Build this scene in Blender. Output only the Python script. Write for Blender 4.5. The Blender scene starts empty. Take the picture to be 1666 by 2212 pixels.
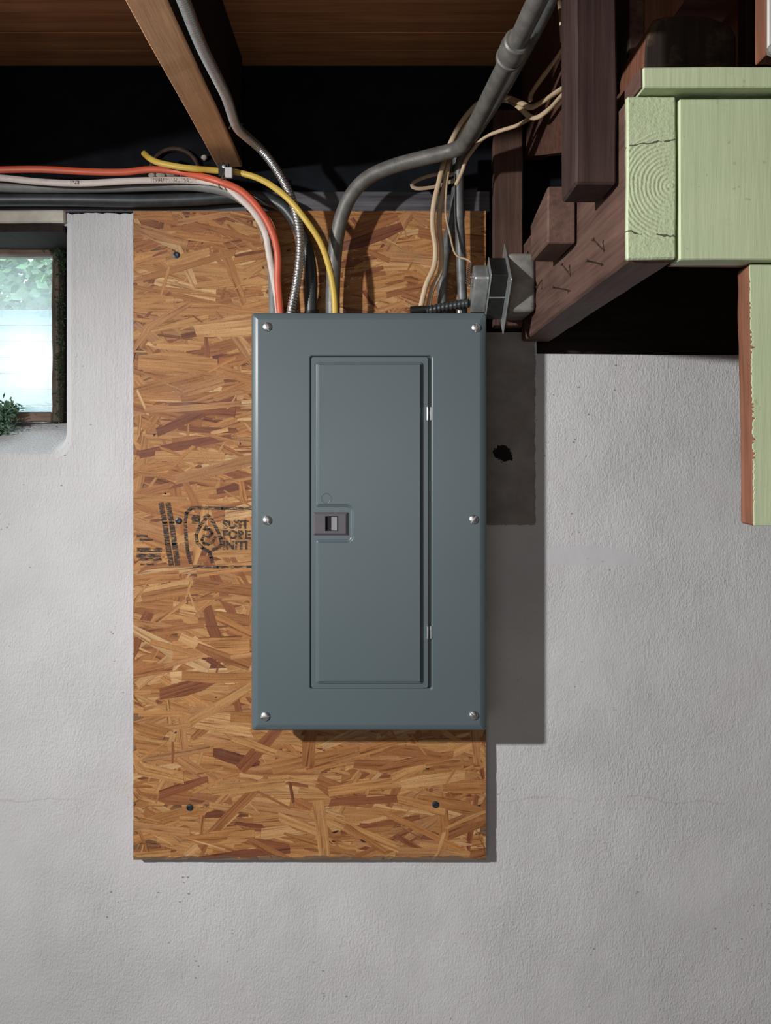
import bpy, bmesh, math, random
from mathutils import Vector, Matrix, noise as mnoise
R = random.Random(7)
S = bpy.context.scene
C = S.collection

# ------------------------------------------------------------------ camera
F = 1730.0                      # focal length in pixels of the 1666x2212 frame
VX, VY = 805.0, 965.0           # principal point of the levelled lens
CAMY = -1.40
cd = bpy.data.cameras.new('camera'); cam = bpy.data.objects.new('camera', cd); C.objects.link(cam)
cam.location = (0, CAMY, 0); cam.rotation_euler = (math.pi/2, 0, 0)
cd.sensor_fit = 'AUTO'; cd.sensor_width = 36.0; cd.lens = F/2212*36.0
cd.shift_x = (833-VX)/2212; cd.shift_y = -(1106-VY)/2212
cd.clip_start = 0.05
S.camera = cam

# ------------------------------------------------------------------ sky, lamps, exposure
W = bpy.data.worlds.new('overcast_sky'); S.world = W; W.use_nodes = True
W.node_tree.nodes['Background'].inputs['Color'].default_value = (.80, .93, 1, 1)
W.node_tree.nodes['Background'].inputs['Strength'].default_value = 13.0

def lamp(name, kind, loc, energy, color, target=None, **kw):
    d = bpy.data.lights.new(name, kind); o = bpy.data.objects.new(name, d); C.objects.link(o)
    o.location = loc; d.energy = energy; d.color = color
    for k, v in kw.items(): setattr(d, k, v)
    if target is not None:
        o.rotation_euler = (Vector(target)-Vector(loc)).to_track_quat('-Z', 'Y').to_euler()
    return o
KEY = (-1.35, -1.46, .35)
lamp('work_lamp', 'SPOT', KEY, 182, (1, .985, .975), target=(1.6, 0, -1.15), shadow_soft_size=.034,
     spot_size=math.radians(110), spot_blend=1.0)
lamp('basement_tube_light', 'AREA', (-.5, -4.0, -.20), 15, (1, .97, .95), target=(.1, 0, -.5), shape='RECTANGLE', size=2.4, size_y=1.0)  # added soft fill behind the camera, stands for no known lamp

S.view_settings.view_transform = 'Standard'; S.view_settings.look = 'None'
S.view_settings.exposure = 0.0; S.view_settings.gamma = 1.0
S.view_settings.use_curve_mapping = False

# ------------------------------------------------------------------ helpers
def P(px, py, D):               # a point of the place, from its position in the photograph and its distance
    return Vector(((px-VX)*D/F, CAMY+D, (VY-py)*D/F))

def link(name, me, mat=None, parent=None, loc=None):
    o = bpy.data.objects.new(name, me); C.objects.link(o)
    if mat is not None:
        for m in (mat if isinstance(mat, (list, tuple)) else [mat]): me.materials.append(m)
    if loc is not None: o.location = loc
    if parent is not None:
        o.parent = parent
    return o

def obj(name, bm, mat, parent=None, smooth=False, sharp=40):
    bmesh.ops.recalc_face_normals(bm, faces=bm.faces)
    if smooth:
        for f in bm.faces: f.smooth = True
        for e in bm.edges:
            if len(e.link_faces) == 2 and e.calc_face_angle(0) > math.radians(sharp): e.smooth = False
    # the object's origin stands at the middle of its base
    xs = [v.co for v in bm.verts]
    lo = Vector((min(v.x for v in xs), min(v.y for v in xs), min(v.z for v in xs)))
    hi = Vector((max(v.x for v in xs), max(v.y for v in xs), max(v.z for v in xs)))
    c = Vector(((lo.x+hi.x)/2, (lo.y+hi.y)/2, lo.z))
    if parent is not None: base = Vector(parent.get('_w', (0, 0, 0)))
    else: base = Vector((0, 0, 0))
    for v in bm.verts: v.co -= c
    me = bpy.data.meshes.new(name); bm.to_mesh(me); bm.free()
    o = link(name, me, mat, parent, c-base)
    o['_w'] = tuple(c)
    return o

def thing(name, label, cat, loc, group=None):
    o = bpy.data.objects.new(name, None); C.objects.link(o); o.location = loc; o['_w'] = tuple(loc)
    o.empty_display_size = .03
    return tag(o, label, cat, group)

def tag(o, label=None, cat=None, group=None, kind=None):
    if label: o['label'] = label
    if cat: o['category'] = cat
    if group: o['group'] = group
    if kind: o['kind'] = kind
    return o

def add_box(bm, lo, hi, bev=0, seg=1):
    lo = Vector(lo); hi = Vector(hi)
    r = bmesh.ops.create_cube(bm, size=1)
    vs = r['verts']
    for v in vs:
        v.co = Vector((lo[i]+(hi[i]-lo[i])*(v.co[i]+.5) for i in range(3)))
    if bev > 0:
        es = list({e for v in vs for e in v.link_edges})
        r = bmesh.ops.bevel(bm, geom=es, offset=bev, segments=seg, affect='EDGES', profile=.5)
        vs = list({v for f in r['faces'] for v in f.verts} | {v for v in vs if v.is_valid})
    return vs

def box(lo, hi, bev=0, seg=1):
    bm = bmesh.new(); add_box(bm, lo, hi, bev, seg); return bm

def timber(lo, hi, bev=.002, cuts=14, rough=.0012, seed=0, axis=None):
    """a sawn timber: bevelled box with a slightly wandering surface"""
    bm = bmesh.new(); add_box(bm, lo, hi, bev)
    d = [hi[i]-lo[i] for i in range(3)]
    ax = axis if axis is not None else max(range(3), key=lambda i: d[i])
    for k in range(1, cuts):
        p = Vector(lo); p[ax] = lo[ax]+d[ax]*k/cuts
        n = Vector((0, 0, 0)); n[ax] = 1
        bmesh.ops.bisect_plane(bm, geom=bm.verts[:]+bm.edges[:]+bm.faces[:], plane_co=p, plane_no=n)
    for v in bm.verts:
        q = v.co*9+Vector((seed*7.3, seed*3.1, 0))
        t = mnoise.noise_vector(q)*rough+mnoise.noise_vector(q*6)*rough*.4
        v.co += t
    return bm

def catmull(pts, step=.006):
    pts = [Vector(p) for p in pts]
    q = [pts[0]*2-pts[1]]+pts+[pts[-1]*2-pts[-2]]
    out = []
    for i in range(1, len(q)-2):
        p0, p1, p2, p3 = q[i-1], q[i], q[i+1], q[i+2]
        n = max(2, int((p2-p1).length/step))
        for k in range(n):
            t = k/n
            out.append(.5*((2*p1)+(-p0+p2)*t+(2*p0-5*p1+4*p2-p3)*t*t+(-p0+3*p1-3*p2+p3)*t**3))
    out.append(pts[-1])
    return out

def resample(pts, step):
    out = [pts[0]]; acc = 0
    for a, b in zip(pts, pts[1:]):
        L = (b-a).length
        if L < 1e-9: continue
        d = step-acc
        while d <= L:
            out.append(a.lerp(b, d/L)); d += step
        acc = L-(d-step)
    return out

def sweep(bm, pts, rx, ry=None, n=12, ref=None, rib=None, cap=True):
    """tube along pts. ref: keep the wide axis square to this direction. rib=(pitch, depth): spiral ribs"""
    ry = ry or rx
    rings = []; s = 0; N = None
    for i, p in enumerate(pts):
        a = pts[max(0, i-1)]; b = pts[min(len(pts)-1, i+1)]
        T = (b-a).normalized()
        if ref is not None:
            U = T.cross(ref)
            U = U.normalized() if U.length > .05 else N
            if N is not None and U.dot(N) < 0: U = -U
            N = U
        else:
            if N is None:
                N = T.cross(Vector((0, 1, .01)))
                if N.length < .05: N = T.cross(Vector((1, 0, 0)))
            N = (N-T*N.dot(T)).normalized()
        B = T.cross(N).normalized()
        if i: s += (p-pts[i-1]).length
        ring = []
        for k in range(n):
            th = 2*math.pi*k/n
            m = 1
            if rib:
                ph = (s/rib[0]+k/n) % 1
                m = 1-rib[1]*abs(2*ph-1)**1.6
            ring.append(bm.verts.new(p+N*math.cos(th)*rx*m+B*math.sin(th)*ry*m))
        rings.append(ring)
    for a, b in zip(rings, rings[1:]):
        for k in range(n):
            bm.faces.new((a[k], a[(k+1) % n], b[(k+1) % n], b[k]))
    if cap:
        bm.faces.new(rings[0][::-1]); bm.faces.new(rings[-1])
    return bm

def tube(pts, rx, ry=None, n=12, ref=None, step=.006):
    bm = bmesh.new(); sweep(bm, catmull(pts, step), rx, ry, n, ref); return bm

def lathe(bm, prof, center, axis, n=20, cap=True):
    """prof: list of (radius, height along axis)"""
    axis = Vector(axis).normalized(); u = axis.orthogonal().normalized(); w = axis.cross(u)
    rings = []
    for r, h in prof:
        rings.append([bm.verts.new(Vector(center)+axis*h+(u*math.cos(2*math.pi*k/n)+w*math.sin(2*math.pi*k/n))*r) for k in range(n)])
    for a, b in zip(rings, rings[1:]):
        for k in range(n): bm.faces.new((a[k], a[(k+1) % n], b[(k+1) % n], b[k]))
    if cap: bm.faces.new(rings[0][::-1]); bm.faces.new(rings[-1])

def loop_xz(bm, pts, y): return [bm.verts.new((x, y, z)) for x, z in pts]
def bridge(bm, a, b):
    n = len(a)
    for k in range(n): bm.faces.new((a[k], a[(k+1) % n], b[(k+1) % n], b[k]))
def fill(bm, *loops):
    es = []
    for L in loops:
        for k in range(len(L)):
            e = bm.edges.get((L[k], L[(k+1) % len(L)])) or bm.edges.new((L[k], L[(k+1) % len(L)]))
            es.append(e)
    bmesh.ops.triangle_fill(bm, use_beauty=True, use_dissolve=False, edges=es)

def rounded(corners, r, inset=0, seg=5):
    """corners counter-clockwise (x,z) of a rectilinear outline -> rounded, inset loop"""
    n = len(corners); out = []
    for i in range(n):
        p0 = Vector(corners[i-1]); p = Vector(corners[i]); p1 = Vector(corners[(i+1) % n])
        d0 = (p-p0).normalized(); d1 = (p1-p).normalized()
        n0 = Vector((-d0.y, d0.x)); n1 = Vector((-d1.y, d1.x))   # inward normals of a ccw loop
        q = p+(n0+n1)*inset
        convex = d0.x*d1.y-d0.y*d1.x > 0
        r_i = r[i] if isinstance(r, (list, tuple)) else r
        rr = max(r_i-inset, 1e-4) if convex else r_i+inset
        c = q+(n0+n1)*rr if convex else q-(n0+n1)*rr
        sgn = -1 if convex else 1
        a0 = n0*sgn*rr; a1 = n1*sgn*rr
        for k in range(seg+1):
            t = k/seg*math.pi/2
            v = c+a0*math.cos(t)+a1*math.sin(t)
            out.append((v.x, v.y))
    return out
def weighted(o):
    m = o.modifiers.new('weighted', 'WEIGHTED_NORMAL'); m.keep_sharp = True; m.weight = 90; return o
def rect(x0, x1, z0, z1): return [(x0, z0), (x1, z0), (x1, z1), (x0, z1)]

# ------------------------------------------------------------------ materials
class NT:
    def __init__(self, name):
        self.m = bpy.data.materials.new(name); self.m.use_nodes = True
        self.t = self.m.node_tree; self.b = self.t.nodes['Principled BSDF']; self._c = None; self.world = False
    def n(self, kind, **kw):
        x = self.t.nodes.new('ShaderNode'+kind)
        for k, v in kw.items(): setattr(x, k, v)
        return x
    def l(self, a, b): self.t.links.new(a, b)
    def coord(self, scale=(1, 1, 1), src='Object', rot=(0, 0, 0)):
        if self._c is None: self._c = self.n('TexCoord')
        mp = self.n('Mapping'); mp.inputs['Scale'].default_value = scale; mp.inputs['Rotation'].default_value = rot
        if self.world:
            if not hasattr(self, '_g'): self._g = self.n('NewGeometry')
            self.l(self._g.outputs['Position'], mp.inputs['Vector']); return mp.outputs['Vector']
        self.l(self._c.outputs[src], mp.inputs['Vector']); return mp.outputs['Vector']
    def noise(self, vec, scale=5, detail=4, rough=.55, dist=0, out='Fac'):
        x = self.n('TexNoise'); x.inputs['Scale'].default_value = scale; x.inputs['Detail'].default_value = detail
        x.inputs['Roughness'].default_value = rough; x.inputs['Distortion'].default_value = dist
        if vec is not None: self.l(vec, x.inputs['Vector'])
        return x.outputs[out]
    def ramp(self, fac, stops):
        x = self.n('ValToRGB'); e = x.color_ramp.elements
        while len(e) < len(stops): e.new(.5)
        for k, (p, c) in enumerate(stops):
            e[k].position = p; e[k].color = c if len(c) == 4 else (*c, 1)
        self.l(fac, x.inputs['Fac']); return x.outputs['Color']
    def mix(self, fac, a, b, mode='MIX'):
        x = self.n('Mix', data_type='RGBA', blend_type=mode)
        for s, v in ((x.inputs[0], fac), (x.inputs[6], a), (x.inputs[7], b)):
            if isinstance(v, (int, float)): s.default_value = v
            elif isinstance(v, tuple): s.default_value = v if len(v) == 4 else (*v, 1)
            else: self.l(v, s)
        return x.outputs[2]
    def math(self, op, a, b=0.0, clamp=False):
        x = self.n('Math', operation=op, use_clamp=clamp)
        for s, v in ((x.inputs[0], a), (x.inputs[1], b)):
            if isinstance(v, (int, float)): s.default_value = v
            else: self.l(v, s)
        return x.outputs[0]
    def bump(self, h, strength=.4, dist=.002, prev=None):
        x = self.n('Bump'); x.inputs['Strength'].default_value = strength; x.inputs['Distance'].default_value = dist
        self.l(h, x.inputs['Height'])
        if prev is not None: self.l(prev, x.inputs['Normal'])
        return x.outputs['Normal']
    def done(self, color=None, rough=None, metal=0, normal=None, spec=None, coat=None):
        for key, v in (('Base Color', color), ('Roughness', rough), ('Metallic', metal), ('Normal', normal), ('Specular IOR Level', spec), ('Coat Weight', coat)):
            if v is None: continue
            if isinstance(v, (int, float)): self.b.inputs[key].default_value = v
            elif isinstance(v, tuple): self.b.inputs[key].default_value = v if len(v) == 4 else (*v, 1)
            else: self.l(v, self.b.inputs[key])
        return self.m

def plain(name, col, rough=.5, metal=0, var=.12, scale=40, bump=.0, spec=.5):
    t = NT(name); v = t.coord()
    n = t.noise(v, scale, 4)
    a = tuple(c*(1-var) for c in col); b = tuple(min(1, c*(1+var)) for c in col)
    c = t.ramp(n, [(.3, a), (.7, b)])
    nn = t.bump(t.noise(v, scale*6, 3), bump, .001) if bump else None
    return t.done(c, rough, metal, nn, spec)

def wood(name, dark, light, axis=0, scale=1, rough=.7, bump=.4, patch=None, lines=1.0):
    """sawn wood, the grain running along axis"""
    t = NT(name)
    s = [70*scale]*3; s[axis] = 3.5*scale
    v = t.coord(tuple(s))
    g = t.noise(v, 1, 6, .65, .4)
    s2 = [260*scale]*3; s2[axis] = 9*scale
    g2 = t.noise(t.coord(tuple(s2)), 1, 3, .6)
    big = t.noise(t.coord(), 7, 3)
    f = t.math('ADD', t.math('MULTIPLY', g, .6*lines), t.math('ADD', t.math('MULTIPLY', g2, .25), t.math('MULTIPLY', big, .35)))
    c = t.ramp(f, [(.44, dark), (.59, tuple((a+b)/2 for a, b in zip(dark, light))), (.75, light)])
    if patch:
        m = t.ramp(t.noise(t.coord(), 16, 5, .6), [(.52, (0, 0, 0)), (.66, (1, 1, 1))])
        c = t.mix(t.math('MULTIPLY', m, .6), c, patch)
    n = t.bump(f, bump, .002)
    return t.done(c, rough, 0, n, .3)

# whitewashed foundation wall ------------------------------------------------
def wall_material():
    t = NT('whitewashed_concrete'); t.world = True; v = t.coord()
    sep = t.n('SeparateXYZ'); t.l(v, sep.inputs[0]); X, Z = sep.outputs[0], sep.outputs[2]
    fine = t.noise(t.coord((1, 1, .6)), 300, 3, .6)
    mid = t.noise(t.coord((1, 1, .4)), 130, 4, .6)
    lowf = t.noise(v, 5, 4, .55)
    base = t.ramp(lowf, [(.3, (.555, .55, .562)), (.55, (.62, .615, .626)), (.75, (.65, .648, .66))])
    warm = t.ramp(t.noise(t.coord((1, 1, 1), rot=(0, .3, 0)), 3.1, 5, .6), [(.56, (0, 0, 0)), (.72, (1, 1, 1))])
    base = t.mix(t.math('MULTIPLY', warm, .35), base, (.56, .50, .48))
    # pits and specks where the brush skipped
    vo = t.n('TexVoronoi'); vo.inputs['Scale'].default_value = 70; t.l(t.coord((1, 1, 1.5)), vo.inputs['Vector'])
    near = t.math('LESS_THAN', vo.outputs['Distance'], .16)
    zone = t.ramp(t.noise(v, 4.5, 3, .6), [(.52, (0, 0, 0)), (.6, (1, 1, 1))])
    pick = t.math('GREATER_THAN', t.noise(t.coord(), 38, 1), .56)
    pit = t.math('MULTIPLY', t.math('MULTIPLY', near, zone), pick)
    base = t.mix(t.math('MULTIPLY', pit, .75), base, (.22, .19, .17))
    # hairline cracks along a pour joint
    jn = t.math('ADD', Z, t.math('MULTIPLY', t.math('SUBTRACT', t.noise(v, 9, 4), .5), .05))
    joint = t.math('LESS_THAN', t.math('ABSOLUTE', t.math('ADD', jn, .617)), .0016)
    jz = t.ramp(t.noise(v, 6, 2), [(.48, (0, 0, 0)), (.56, (1, 1, 1))])
    base = t.mix(t.math('MULTIPLY', t.math('MULTIPLY', joint, jz), .22), base, (.36, .27, .20))
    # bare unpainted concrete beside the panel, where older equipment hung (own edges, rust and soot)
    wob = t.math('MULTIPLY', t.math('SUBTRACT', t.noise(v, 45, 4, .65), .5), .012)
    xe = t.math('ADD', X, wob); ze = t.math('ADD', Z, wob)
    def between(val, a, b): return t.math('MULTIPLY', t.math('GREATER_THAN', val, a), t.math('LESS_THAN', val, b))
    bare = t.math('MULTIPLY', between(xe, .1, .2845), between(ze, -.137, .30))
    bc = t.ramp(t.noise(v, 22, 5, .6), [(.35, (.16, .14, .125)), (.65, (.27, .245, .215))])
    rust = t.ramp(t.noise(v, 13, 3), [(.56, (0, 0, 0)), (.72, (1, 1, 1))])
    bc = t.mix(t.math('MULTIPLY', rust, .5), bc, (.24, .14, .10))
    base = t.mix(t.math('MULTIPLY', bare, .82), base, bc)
    # ragged hole in the bare patch
    dx = t.math('SUBTRACT', X, .2265); dz = t.math('ADD', Z, .012)
    rr = t.math('SQRT', t.math('ADD', t.math('MULTIPLY', dx, dx), t.math('MULTIPLY', dz, dz)))
    rr = t.math('ADD', rr, t.math('MULTIPLY', t.math('SUBTRACT', t.noise(v, 55, 4, .7), .5), .040))
    hole = t.math('LESS_THAN', rr, .0150)
    base = t.mix(hole, base, (.012, .010, .010))
    # trowelled filler smear right of the panel
    ex = t.math('DIVIDE', t.math('SUBTRACT', X, .36), .115); 
    arch = t.math('MULTIPLY', t.math('MULTIPLY', ex, ex), .012)
    ez = t.math('DIVIDE', t.math('ADD', t.math('ADD', Z, .190), arch), .017)
    el = t.math('ADD', t.math('MULTIPLY', ex, ex), t.math('MULTIPLY', ez, ez))
    el = t.math('ADD', el, t.math('MULTIPLY', t.math('SUBTRACT', t.noise(v, 30, 3), .5), .5))
    smear = t.math('LESS_THAN', el, 1.0)
    base = t.mix(t.math('MULTIPLY', smear, .5), base, (.56, .56, .59))
    streak = t.noise(t.coord((1, 1, .05)), 150, 4, .65)
    smask = t.math('MULTIPLY', t.math('LESS_THAN', X, -.40), t.math('GREATER_THAN', ze, -.05))
    h = t.math('ADD', t.math('MULTIPLY', fine, .9), t.math('MULTIPLY', mid, .5))
    h = t.math('ADD', h, t.math('MULTIPLY', t.math('MULTIPLY', streak, smask), .75))
    h = t.math('SUBTRACT', h, t.math('MULTIPLY', pit, .35))
    keep = t.math('SUBTRACT', 1.0, t.math('MULTIPLY', smear, .85))
    keep = t.math('MULTIPLY', keep, t.math('SUBTRACT', 1.0, t.math('MULTIPLY', bare, .45)))
    soft = t.ramp(t.noise(v, 3.3, 3), [(.35, (.45, .45, .45)), (.6, (1, 1, 1))])
    h = t.math('MULTIPLY', t.math('MULTIPLY', h, keep), soft)
    h = t.math('SUBTRACT', h, t.math('MULTIPLY', hole, 2.5))
    n = t.bump(h, .55, .0042)
    n = t.bump(t.noise(t.coord((1, 1, .8)), 9, 3, .5), .22, .02, n)
    return t.done(base, .85, 0, n, .25)

M = {}
M['wall'] = wall_material()
M['steel_grey'] = None
def panel_paint():
    t = NT('grey_enamel'); v = t.coord()
    c = t.ramp(t.noise(v, 6, 3), [(.35, (.102, .137, .152)), (.7, (.108, .144, .158))])
    n = t.bump(t.noise(v, 700, 2), .06, .0006)
    return t.done(c, .34, 0, n, .5)
M['enamel'] = panel_paint()
M['zinc'] = plain('zinc_plated_steel', (.66, .68, .69), .38, 1, .08, 120)
M['galv'] = plain('galvanised_conduit', (.175, .170, .157), .5, .3, .25, 60, .25)
M['galv_dark'] = plain('dull_grey_conduit', (.135, .142, .143), .5, .3, .3, 60, .25)
M['sheet'] = plain('galvanised_sheet', (.50, .53, .52), .42, .75, .18, 70, .1)
M['cast'] = plain('dusty_steel_box', (.23, .225, .205), .7, .15, .3, 45, .35)
M['black_core'] = plain('black_lacquer', (.012, .013, .012), .45, 0, .3, 80)
M['black_cable'] = plain('black_cable_sheath', (.035, .04, .043), .42, 0, .35, 35, .15)
M['grey_cable'] = plain('grey_cable_sheath', (.19, .195, .19), .55, 0, .18, 35, .1)
M['orange'] = plain('orange_pvc', (.62, .110, .052), .45, 0, .06, 60)
M['yellow'] = plain('yellow_pvc', (.64, .44, .075), .45, 0, .07, 60)
M['white_pvc'] = plain('off_white_pvc', (.66, .58, .53), .5, 0, .08, 60)
M['beige_pvc'] = plain('beige_pvc', (.56, .42, .27), .5, 0, .12, 40, .1)
M['tan_wire'] = plain('tan_wire', (.40, .29, .19), .6, 0, .2, 40)
M['brown_wire'] = plain('brown_wire', (.12, .07, .045), .6, 0, .2, 60)
M['rust'] = plain('rusty_nail', (.075, .042, .03), .75, .3, .4, 120, .4)
M['dark_screw'] = plain('blue_black_screw', (.035, .045, .065), .4, .5, .2, 90)
M['plastic'] = plain('plum_grey_plastic', (.105, .098, .112), .5, 0, .06, 90)
M['plastic_light'] = plain('light_grey_plastic', (.19, .195, .215), .4, 0, .05, 90)
M['void'] = plain('dark_recess', (.006, .006, .007), .8, 0, .1, 30)
M['tar'] = plain('tarred_rim_board', (.006, .007, .010), .85, 0, .5, 18, .3, .15)  # bluish near-black over the whole rim board
M['dark_beam'] = wood('charred_dark_timber', (.010, .007, .006), (.030, .018, .014), 0, 1, .85)  # very dark brown throughout
M['plate'] = wood('grimy_sill_plate', (.025, .025, .03), (.17, .165, .18), 0, .7, .85, .5)
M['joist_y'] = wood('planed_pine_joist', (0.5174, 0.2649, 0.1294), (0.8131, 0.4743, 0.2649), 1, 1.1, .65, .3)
M['old_joist'] = wood('sooty_old_joist', (.008, .006, .005), (.030, .019, .014), 1, 1, .85)  # shade on the joist sides put into the colour as near-black wood
M['floor_plank'] = wood('old_floor_plank', (0.3450, 0.1466, 0.0621), (0.7590, 0.3536, 0.1639), 0, .9, .65, .3)
M['brown_z'] = wood('brown_stained_post', (0.0216, 0.0104, 0.0085), (0.0675, 0.0388, 0.0318), 2, 1, .7, .5)
M['brown_y'] = wood('brown_stained_beam', (0.0574, 0.0291, 0.0233), (0.1713, 0.0984, 0.0758), 1, .8, .65, .45)
M['brown_x'] = wood('red_brown_board', (0.0540, 0.0234, 0.0162), (0.1350, 0.0648, 0.0450), 0, 1, .7, .5)
M['groove_z'] = wood('grooved_brown_board', (0.0300, 0.0142, 0.0107), (0.1087, 0.0584, 0.0427), 2, .8, .75, .7, lines=1.25)
M['end_grain'] = wood('dark_end_grain', (0.0156, 0.0117, 0.0104), (0.0650, 0.0442, 0.0338), 2, .5, .9, .8, patch=(.22, .14, .08))
M['raw_edge'] = wood('sawn_red_brown_edge', (.115, .042, .022), (.33, .145, .088), 2, .8, .75, .7)
M['white_paint'] = plain('white_gloss_paint', (.66, .66, .65), .4, 0, .05, 30)
M['lintel'] = plain('flaking_cream_paint', (.52, .48, .41), .7, 0, .35, 14, .5)
M['concrete'] = plain('concrete', (.24, .225, .21), .85, 0, .15, 9, .2)
M['moss'] = plain('moss', (.030, .055, .024), .9, 0, .6, 90)
M['moss_pale'] = plain('dry_moss', (.12, .21, .13), .9, 0, .5, 90)
M['old_wood'] = wood('weathered_sash_wood', (0.0300, 0.0228, 0.0180), (0.1800, 0.1320, 0.0990), 2, 1, .9, .7, patch=(.035, .05, .03))
M['old_wood_x'] = wood('weathered_sash_rail', (0.0440, 0.0256, 0.0192), (0.2880, 0.2000, 0.1520), 0, 1, .9, .7, patch=(.16, .055, .025))
M['clip_white'] = plain('white_nylon', (.62, .60, .60), .5)
M['mortar'] = plain('pale_mortar', (.42, .38, .33), .9, 0, .3, 60, .5)

def green_paint(name, ring=False):
    t = NT(name); v = t.coord()
    c = t.ramp(t.noise(v, 9, 4), [(.3, (.490, .580, .360)), (.7, (.560, .645, .420))])
    st = t.ramp(t.noise(t.coord((1, 1, 3)), 30, 4, .7), [(.63, (0, 0, 0)), (.78, (1, 1, 1))])
    c = t.mix(t.math('MULTIPLY', st, .4), c, (.36, .38, .22))
    fr = t.math('MULTIPLY', t.math('GREATER_THAN', t.noise(v, 75, 2), .68), t.math('GREATER_THAN', t.noise(v, 13, 2), .50))
    c = t.mix(t.math('MULTIPLY', fr, .35), c, (.34, .27, .14))
    h = t.noise(t.coord((90, 90, 6)), 1, 4, .6)
    if ring:
        sep = t.n('SeparateXYZ'); t.l(v, sep.inputs[0])
        dx = t.math('SUBTRACT', sep.outputs[0], .020); dz = t.math('SUBTRACT', sep.outputs[2], .075)
        rr = t.math('SQRT', t.math('ADD', t.math('MULTIPLY', dx, dx), t.math('MULTIPLY', dz, dz)))
        rr = t.math('ADD', rr, t.math('MULTIPLY', t.noise(v, 30, 3), .006))
        rings = t.math('SINE', t.math('MULTIPLY', rr, 1500.0))
        fade = t.math('LESS_THAN', rr, .062)
        h = t.math('ADD', t.math('MULTIPLY', t.math('MULTIPLY', rings, fade), .16), t.math('ADD', t.math('MULTIPLY', t.noise(v, 260, 3), .8), t.math('MULTIPLY', t.noise(v, 90, 3), .8)))
        crz = t.math('ADD', sep.outputs[2], t.math('MULTIPLY', t.math('SUBTRACT', t.noise(v, 60, 4), .5), .012))
        for zc, sl in ((.118, -.10), (.026, .12)):
            q = t.math('ADD', t.math('SUBTRACT', crz, zc), t.math('MULTIPLY', sep.outputs[0], sl))
            cr = t.math('LESS_THAN', t.math('ABSOLUTE', q), .0007)
            c = t.mix(t.math('MULTIPLY', t.math('MULTIPLY', cr, .85), t.math('GREATER_THAN', t.noise(v, 45, 2), .47)), c, (.035, .03, .02))
    n = t.bump(h, .4 if not ring else .6, .0018)
    return t.done(c, .5, 0, n, .4)
M['green'] = green_paint('pale_green_paint')
M['green_end'] = green_paint('pale_green_painted_end_grain', True)

def osb_material():
    t = NT('strand_board'); 
    a = t.n('VertexColor'); a.layer_name = 'tone'
    u = t.n('UVMap'); u.uv_map = 'grain'
    mp = t.n('Mapping'); mp.inputs['Scale'].default_value = (16, 480, 1); t.l(u.outputs[0], mp.inputs[0])
    g = t.noise(mp.outputs[0], 1, 4, .6, .3)
    mp2 = t.n('Mapping'); mp2.inputs['Scale'].default_value = (9, 190, 1); t.l(u.outputs[0], mp2.inputs[0])
    g2 = t.noise(mp2.outputs[0], 1, 3, .5)
    f = t.math('ADD', t.math('MULTIPLY', g, .5), t.math('MULTIPLY', g2, .6))
    sh = t.ramp(f, [(.40, (.36, .27, .21)), (.49, (.80, .75, .70)), (.60, (1.0, 1.0, 1.0)), (.74, (1.20, 1.25, 1.28))])
    c = t.mix(1.0, a.outputs['Color'], sh, 'MULTIPLY')
    fl = t.ramp(t.noise(t.coord(), 420, 3, .6), [(.30, (.62, .52, .48)), (.46, (1, 1, 1))])
    c = t.mix(.65, c, fl, 'MULTIPLY')
    g_ = t.n('NewGeometry'); sp = t.n('SeparateXYZ'); t.l(g_.outputs['Position'], sp.inputs[0])
    wet = t.math('ADD', sp.outputs[2], t.math('MULTIPLY', t.math('SUBTRACT', t.noise(g_.outputs['Position'], 28, 4, .6), .5), .020))
    c = t.mix(t.math('MULTIPLY', t.math('LESS_THAN', wet, -.7065), .7), c, (.095, .085, .07))
    gs = t.ramp(t.noise(g_.outputs['Position'], 17, 4, .6), [(.60, (0, 0, 0)), (.74, (1, 1, 1))])
    c = t.mix(t.math('MULTIPLY', gs, .35), c, (.22, .15, .10))
    n = t.bump(f, .6, .0010)
    return t.done(c, .6, 0, n, .35)
M['osb'] = osb_material()
def ink_material():
    t = NT('faded_stamp_ink'); v = t.coord()
    f = t.ramp(t.noise(t.coord((1, 1, 4.0)), 90, 5, .75), [(.42, (.06, .06, .06)), (.53, (.86, .86, .86))])
    tr = t.n('BsdfTransparent'); mx = t.n('MixShader')
    t.b.inputs['Base Color'].default_value = (.040, .036, .036, 1); t.b.inputs['Roughness'].default_value = .9
    out = t.t.nodes['Material Output']
    t.l(f, mx.inputs[0]); t.l(tr.outputs[0], mx.inputs[1]); t.l(t.b.outputs[0], mx.inputs[2]); t.l(mx.outputs[0], out.inputs['Surface'])
    return t.m
M['ink'] = ink_material()
def glass_material():
    t = NT('dirty_window_glass'); v = t.coord()
    tr = t.n('BsdfTransparent'); tr.inputs[0].default_value = (.92, .97, .96, 1)
    tl = t.n('BsdfTranslucent'); tl.inputs[0].default_value = (.23, .26, .26, 1)
    gl = t.n('BsdfGlossy'); gl.inputs['Roughness'].default_value = .25
    sm = t.ramp(t.noise(t.coord((14, 14, 60)), 1, 5, .65), [(.35, (.16, .16, .16)), (.7, (.60, .60, .60))])
    m1 = t.n('MixShader'); t.l(sm, m1.inputs[0]); t.l(tr.outputs[0], m1.inputs[1]); t.l(tl.outputs[0], m1.inputs[2])
    m2 = t.n('MixShader'); m2.inputs[0].default_value = .02; t.l(m1.outputs[0], m2.inputs[1]); t.l(gl.outputs[0], m2.inputs[2])
    t.l(m2.outputs[0], t.t.nodes['Material Output'].inputs['Surface'])
    return t.m
M['glass'] = glass_material()

# ================================================================== THE SETTING
TOPZ = .409; CEIL = .68; FLOOR = -1.5
def structure(o, label=None): return tag(o, label, None, None, 'structure')

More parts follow.
